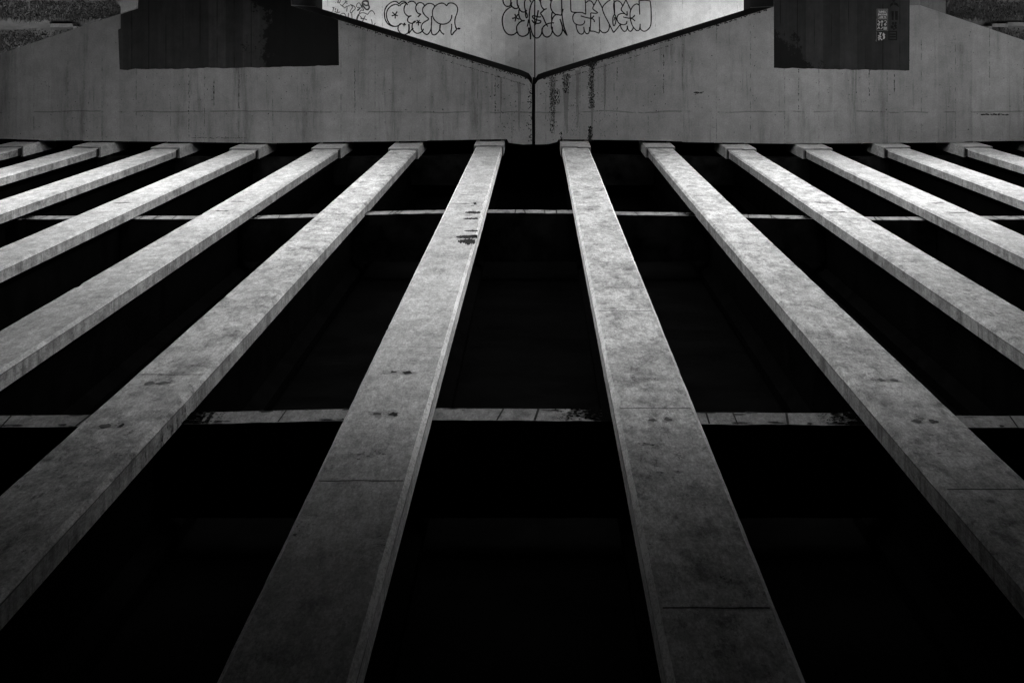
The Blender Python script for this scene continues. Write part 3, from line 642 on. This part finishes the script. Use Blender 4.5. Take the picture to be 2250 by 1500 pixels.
piece(A3, 1240, 0, 10.714, 2.5, 'thin outlined bubble letters right of the wall joint', M['spray'])
piece(A4, 700, 0, 16.07, 1.9, 'small faded grey tags beside the left column', M['spray_grey'])
piece(A5, 700, 0, 16.07, 3.6, 'thick grey ring tag beside the left column', M['spray_grey'])

# ---------------------------------------------------------------- ground, added bounce patches and light blockers, hillside
mb = MB(); mb.face([(-400, -200, 0), (400, -200, 0), (400, 600, 0), (-400, 600, 0)]); tag(mb.build('ground', M['ground'], recalc=False), kind='structure')
mb = MB(); half = [(.8, 9.2), (1.1, 11), (1.9, 13.5), (3.3, 16), (4.7, 19), (7.0, 23), (11.5, 26), (13.2, 28.5), (10.5, 32.5), (7.2, 35.6), (2.6, 36), (1.9, 28), (.8, 21), (.5, 17.5)]  # pale patch added and shaped to bounce sun onto the soffits
for sg in (-1, 1): mb.face([(sg * a, b, .004) for a, b in half] + [(0, 17.5, .004), (0, 9.2, .004)])
for sg, a in ((-1, 7.0), (1, 4.5)): mb.face([(sg * a, YB + 1, .004), (sg * 60, YB + 1, .004), (sg * 60, YA - 1.2, .004), (sg * a, YA - .02, .004)])  # added pale patches that bounce light onto the wall ends
tag(mb.build('bounce_patch', M['bounce'], recalc=False), kind='structure')
mb = MB()  # unseen banks added to block sun and sky around the camera
for sg in (-1, 1):
    for y0, y1 in ((-14, 11.55),):
        q = [mb.pt(sg * a, y, z) for y in (y0, y1) for a, z in ((15.4, -.05), (18, 6.5), (70, 6.5), (70, -.05))]
        for a in ((0,1,2,3),(4,5,6,7),(0,1,5,4),(1,2,6,5),(2,3,7,6),(3,0,4,7)): mb.f.append([q[i] for i in a]); mb.m.append(0)
mb.box(-15.3, 15.3, -14, -6, -.05, 6.5)
tag(mb.build('light_blocking_bank', M['fill_and_blocker']), kind='structure')
YH = YA - 1.0
def hz(s, y):
    d = max(0, y - YH)
    return min(-.05 + .33 * d + .10 * noise.noise((s * .4, y * .4, 0)) + .05 * noise.noise((s * 1.3, y * 1.3, 2)), 7.0)
for sg in (-1, 1):
    mb = MB(); ns, ny = 60, 70; e = s0 if sg < 0 else s1
    A = [sg * (.02 + 60 * (a / ns) ** 1.6) for a in range(ns + 1)]; B = [YH + 60 * (b / ny) ** 1.6 for b in range(ny + 1)]
    idx = [[mb.pt(e + a, b, hz(e + a, b)) for b in B] for a in A]
    for a in range(ns):
        for b in range(ny): mb.f.append([idx[a][b], idx[a+1][b], idx[a+1][b+1], idx[a][b+1]]); mb.m.append(0)
    tag(mb.build('hillside', M['hill_and_blockers'], recalc=False), kind='structure')
    pts = [(-40,36),(20,43),(60,45),(105,51),(110,54),(160,60),(168,66)] if sg < 0 else [(2330,48),(2262,53),(2215,57),(2180,60),(2170,66)]
    Yl = YA + 1.6; mb = MB()                      # sloping concrete ledge on the hillside
    for a, b in zip(pts[:-1], pts[1:]):
        p, q = P(*a, Yl), P(*b, Yl)
        lo, hi = min(p[0], q[0]), max(p[0], q[0])
        mb.box(lo + .002, hi - .002, Yl, Yl + .7, max(p[2], q[2]) - .12, max(p[2], q[2]))
    tag(mb.build('path', M['ledge']), kind='structure')
    mb = MB(); R = random.Random(5 + sg)          # undergrowth: uncountable small leaves and blades
    for k in range(30000):
        a = R.random() ** 1.2 * 8; s = e + sg * (.05 + a); y = YH + .4 + 9 * R.random()
        if Yl - .25 < y < Yl + .75: continue
        n1 = noise.noise((s * .8, y * .6, 4)); low_ = y < Yl
        ht = (.03 + .22 * max(0, n1 + .1)) if low_ else (.05 + .75 * max(0, n1 + .15))
        z = hz(s, y) + R.random() * ht
        r = R.uniform(.015, .05); ax = R.uniform(0, math.pi); tl = R.uniform(-1, 1)
        dx, dy, dz = math.cos(ax) * r, math.sin(ax) * r, r * tl
        if R.random() < .3: mb.face([(s - .012, y, z), (s + .012, y, z), (s + R.uniform(-.1, .1), y + R.uniform(-.05, .05), z + R.uniform(.08, .22))])
        else: mb.face([(s - dx, y - dy, z - dz), (s + dy * .5, y - dx * .5, z + r * .6), (s + dx, y + dy, z + dz), (s - dy * .5, y + dx * .5, z - r * .5)])
    tag(mb.build('undergrowth', M['leaf'], recalc=False), 'dim leafy weeds on the hillside beyond the ' + ('left' if sg < 0 else 'right') + ' end of the graffiti wall', 'undergrowth', kind='stuff')
# approach fill behind the wall plus an added bank keeping sun off the slope
mb = MB(); mb.box(s0 + .3, s1 - .3, YA + .85, YA + 70, -.1, ZC + H + 1.1)
q = [mb.pt(a, y, z) for y in (YA - .6, YA + 70) for a, z in ((19.5, -.1), (24, 11), (80, 14), (80, -.1))]
for a in ((0,1,2,3),(4,5,6,7),(0,1,5,4),(1,2,6,5),(2,3,7,6),(3,0,4,7)): mb.f.append([q[i] for i in a]); mb.m.append(0)
for sg, d, top, ya, yb in ((-1, 17.6, 15, 13, YA - 1.5), (1, 46, 5.2, 13, 34.6), (1, 17.6, 15, 34.8, YA - 1.5)):          # added unseen ridges that block sun and low sky
    q = [mb.pt(sg * a, y, z) for y in (ya, yb) for a, z in ((d, -.1), (d + 1.2, top), (d + 60, top), (d + 60, -.1))]
    for a in ((0,1,2,3),(4,5,6,7),(0,1,5,4),(1,2,6,5),(2,3,7,6),(3,0,4,7)): mb.f.append([q[i] for i in a]); mb.m.append(0)
tag(mb.build('hill_and_blockers', M['fill_and_blocker']), kind='structure')

# added unseen rows of low walls that cut light to the near soffits
mb = MB(); y = 9.0; rr = random.Random(3)
while y < 22:
    ht = min(.56, .8 - .0128 * y - .06) - (0 if y < 20 else .04)
    mb.box(-13.5, 13.5, y, y + .10, .006, ht); y += ht * (1.5 if y < 21 else 2.4)
tag(mb.build('light_baffle', M['fill_and_blocker']), kind='structure')

# ---------------------------------------------------------------- light
ELEV, AZ = math.radians(8.5), math.radians(.5)
frm = Vector((-math.cos(AZ) * math.cos(ELEV), math.sin(AZ) * math.cos(ELEV), math.sin(ELEV)))
sun = bpy.data.lights.new('sun', 'SUN'); sun.energy = 5.0; sun.angle = math.radians(.5); sun.color = (1, 1, 1)
so = bpy.data.objects.new('sun', sun); C.objects.link(so); so.rotation_euler = frm.to_track_quat('Z', 'Y').to_euler(); so.location = (-30, 10, 20)
w = bpy.data.worlds.new('World'); bpy.context.scene.world = w; w.use_nodes = True
nt = w.node_tree; sky = nt.nodes.new('ShaderNodeTexSky'); sky.sky_type = 'NISHITA'; sky.sun_disc = False
sky.sun_elevation = ELEV; sky.sun_rotation = math.atan2(frm.x, frm.y)
bw = nt.nodes.new('ShaderNodeRGBToBW'); nt.links.new(sky.outputs[0], bw.inputs[0])
nt.links.new(bw.outputs[0], nt.nodes['Background'].inputs['Color']); nt.nodes['Background'].inputs['Strength'].default_value = .15

# ---------------------------------------------------------------- camera (held upside down under the bridge, with a shifted lens)
cam = bpy.data.cameras.new('camera'); co = bpy.data.objects.new('camera', cam); C.objects.link(co)
cam.sensor_width = 36; cam.lens = F / 2250 * 36; cam.shift_x = (1125 - U0) / 2250; cam.shift_y = (V0 - 750) / 2250
cam.clip_start = .05; cam.clip_end = 2000
co.matrix_world = Matrix(((-1, 0, 0, 0), (0, 0, -1, 0), (0, -1, 0, ZC), (0, 0, 0, 1)))
sc = bpy.context.scene; sc.camera = co
sc.render.engine = 'CYCLES'; sc.cycles.use_denoising = True; sc.cycles.max_bounces = 6; sc.cycles.diffuse_bounces = 4
try: sc.cycles.denoiser = 'OPENIMAGEDENOISE'
except Exception: pass
sc.view_settings.view_transform = 'Standard'; sc.view_settings.look = 'None'; sc.view_settings.exposure = 4.13; sc.view_settings.gamma = 1
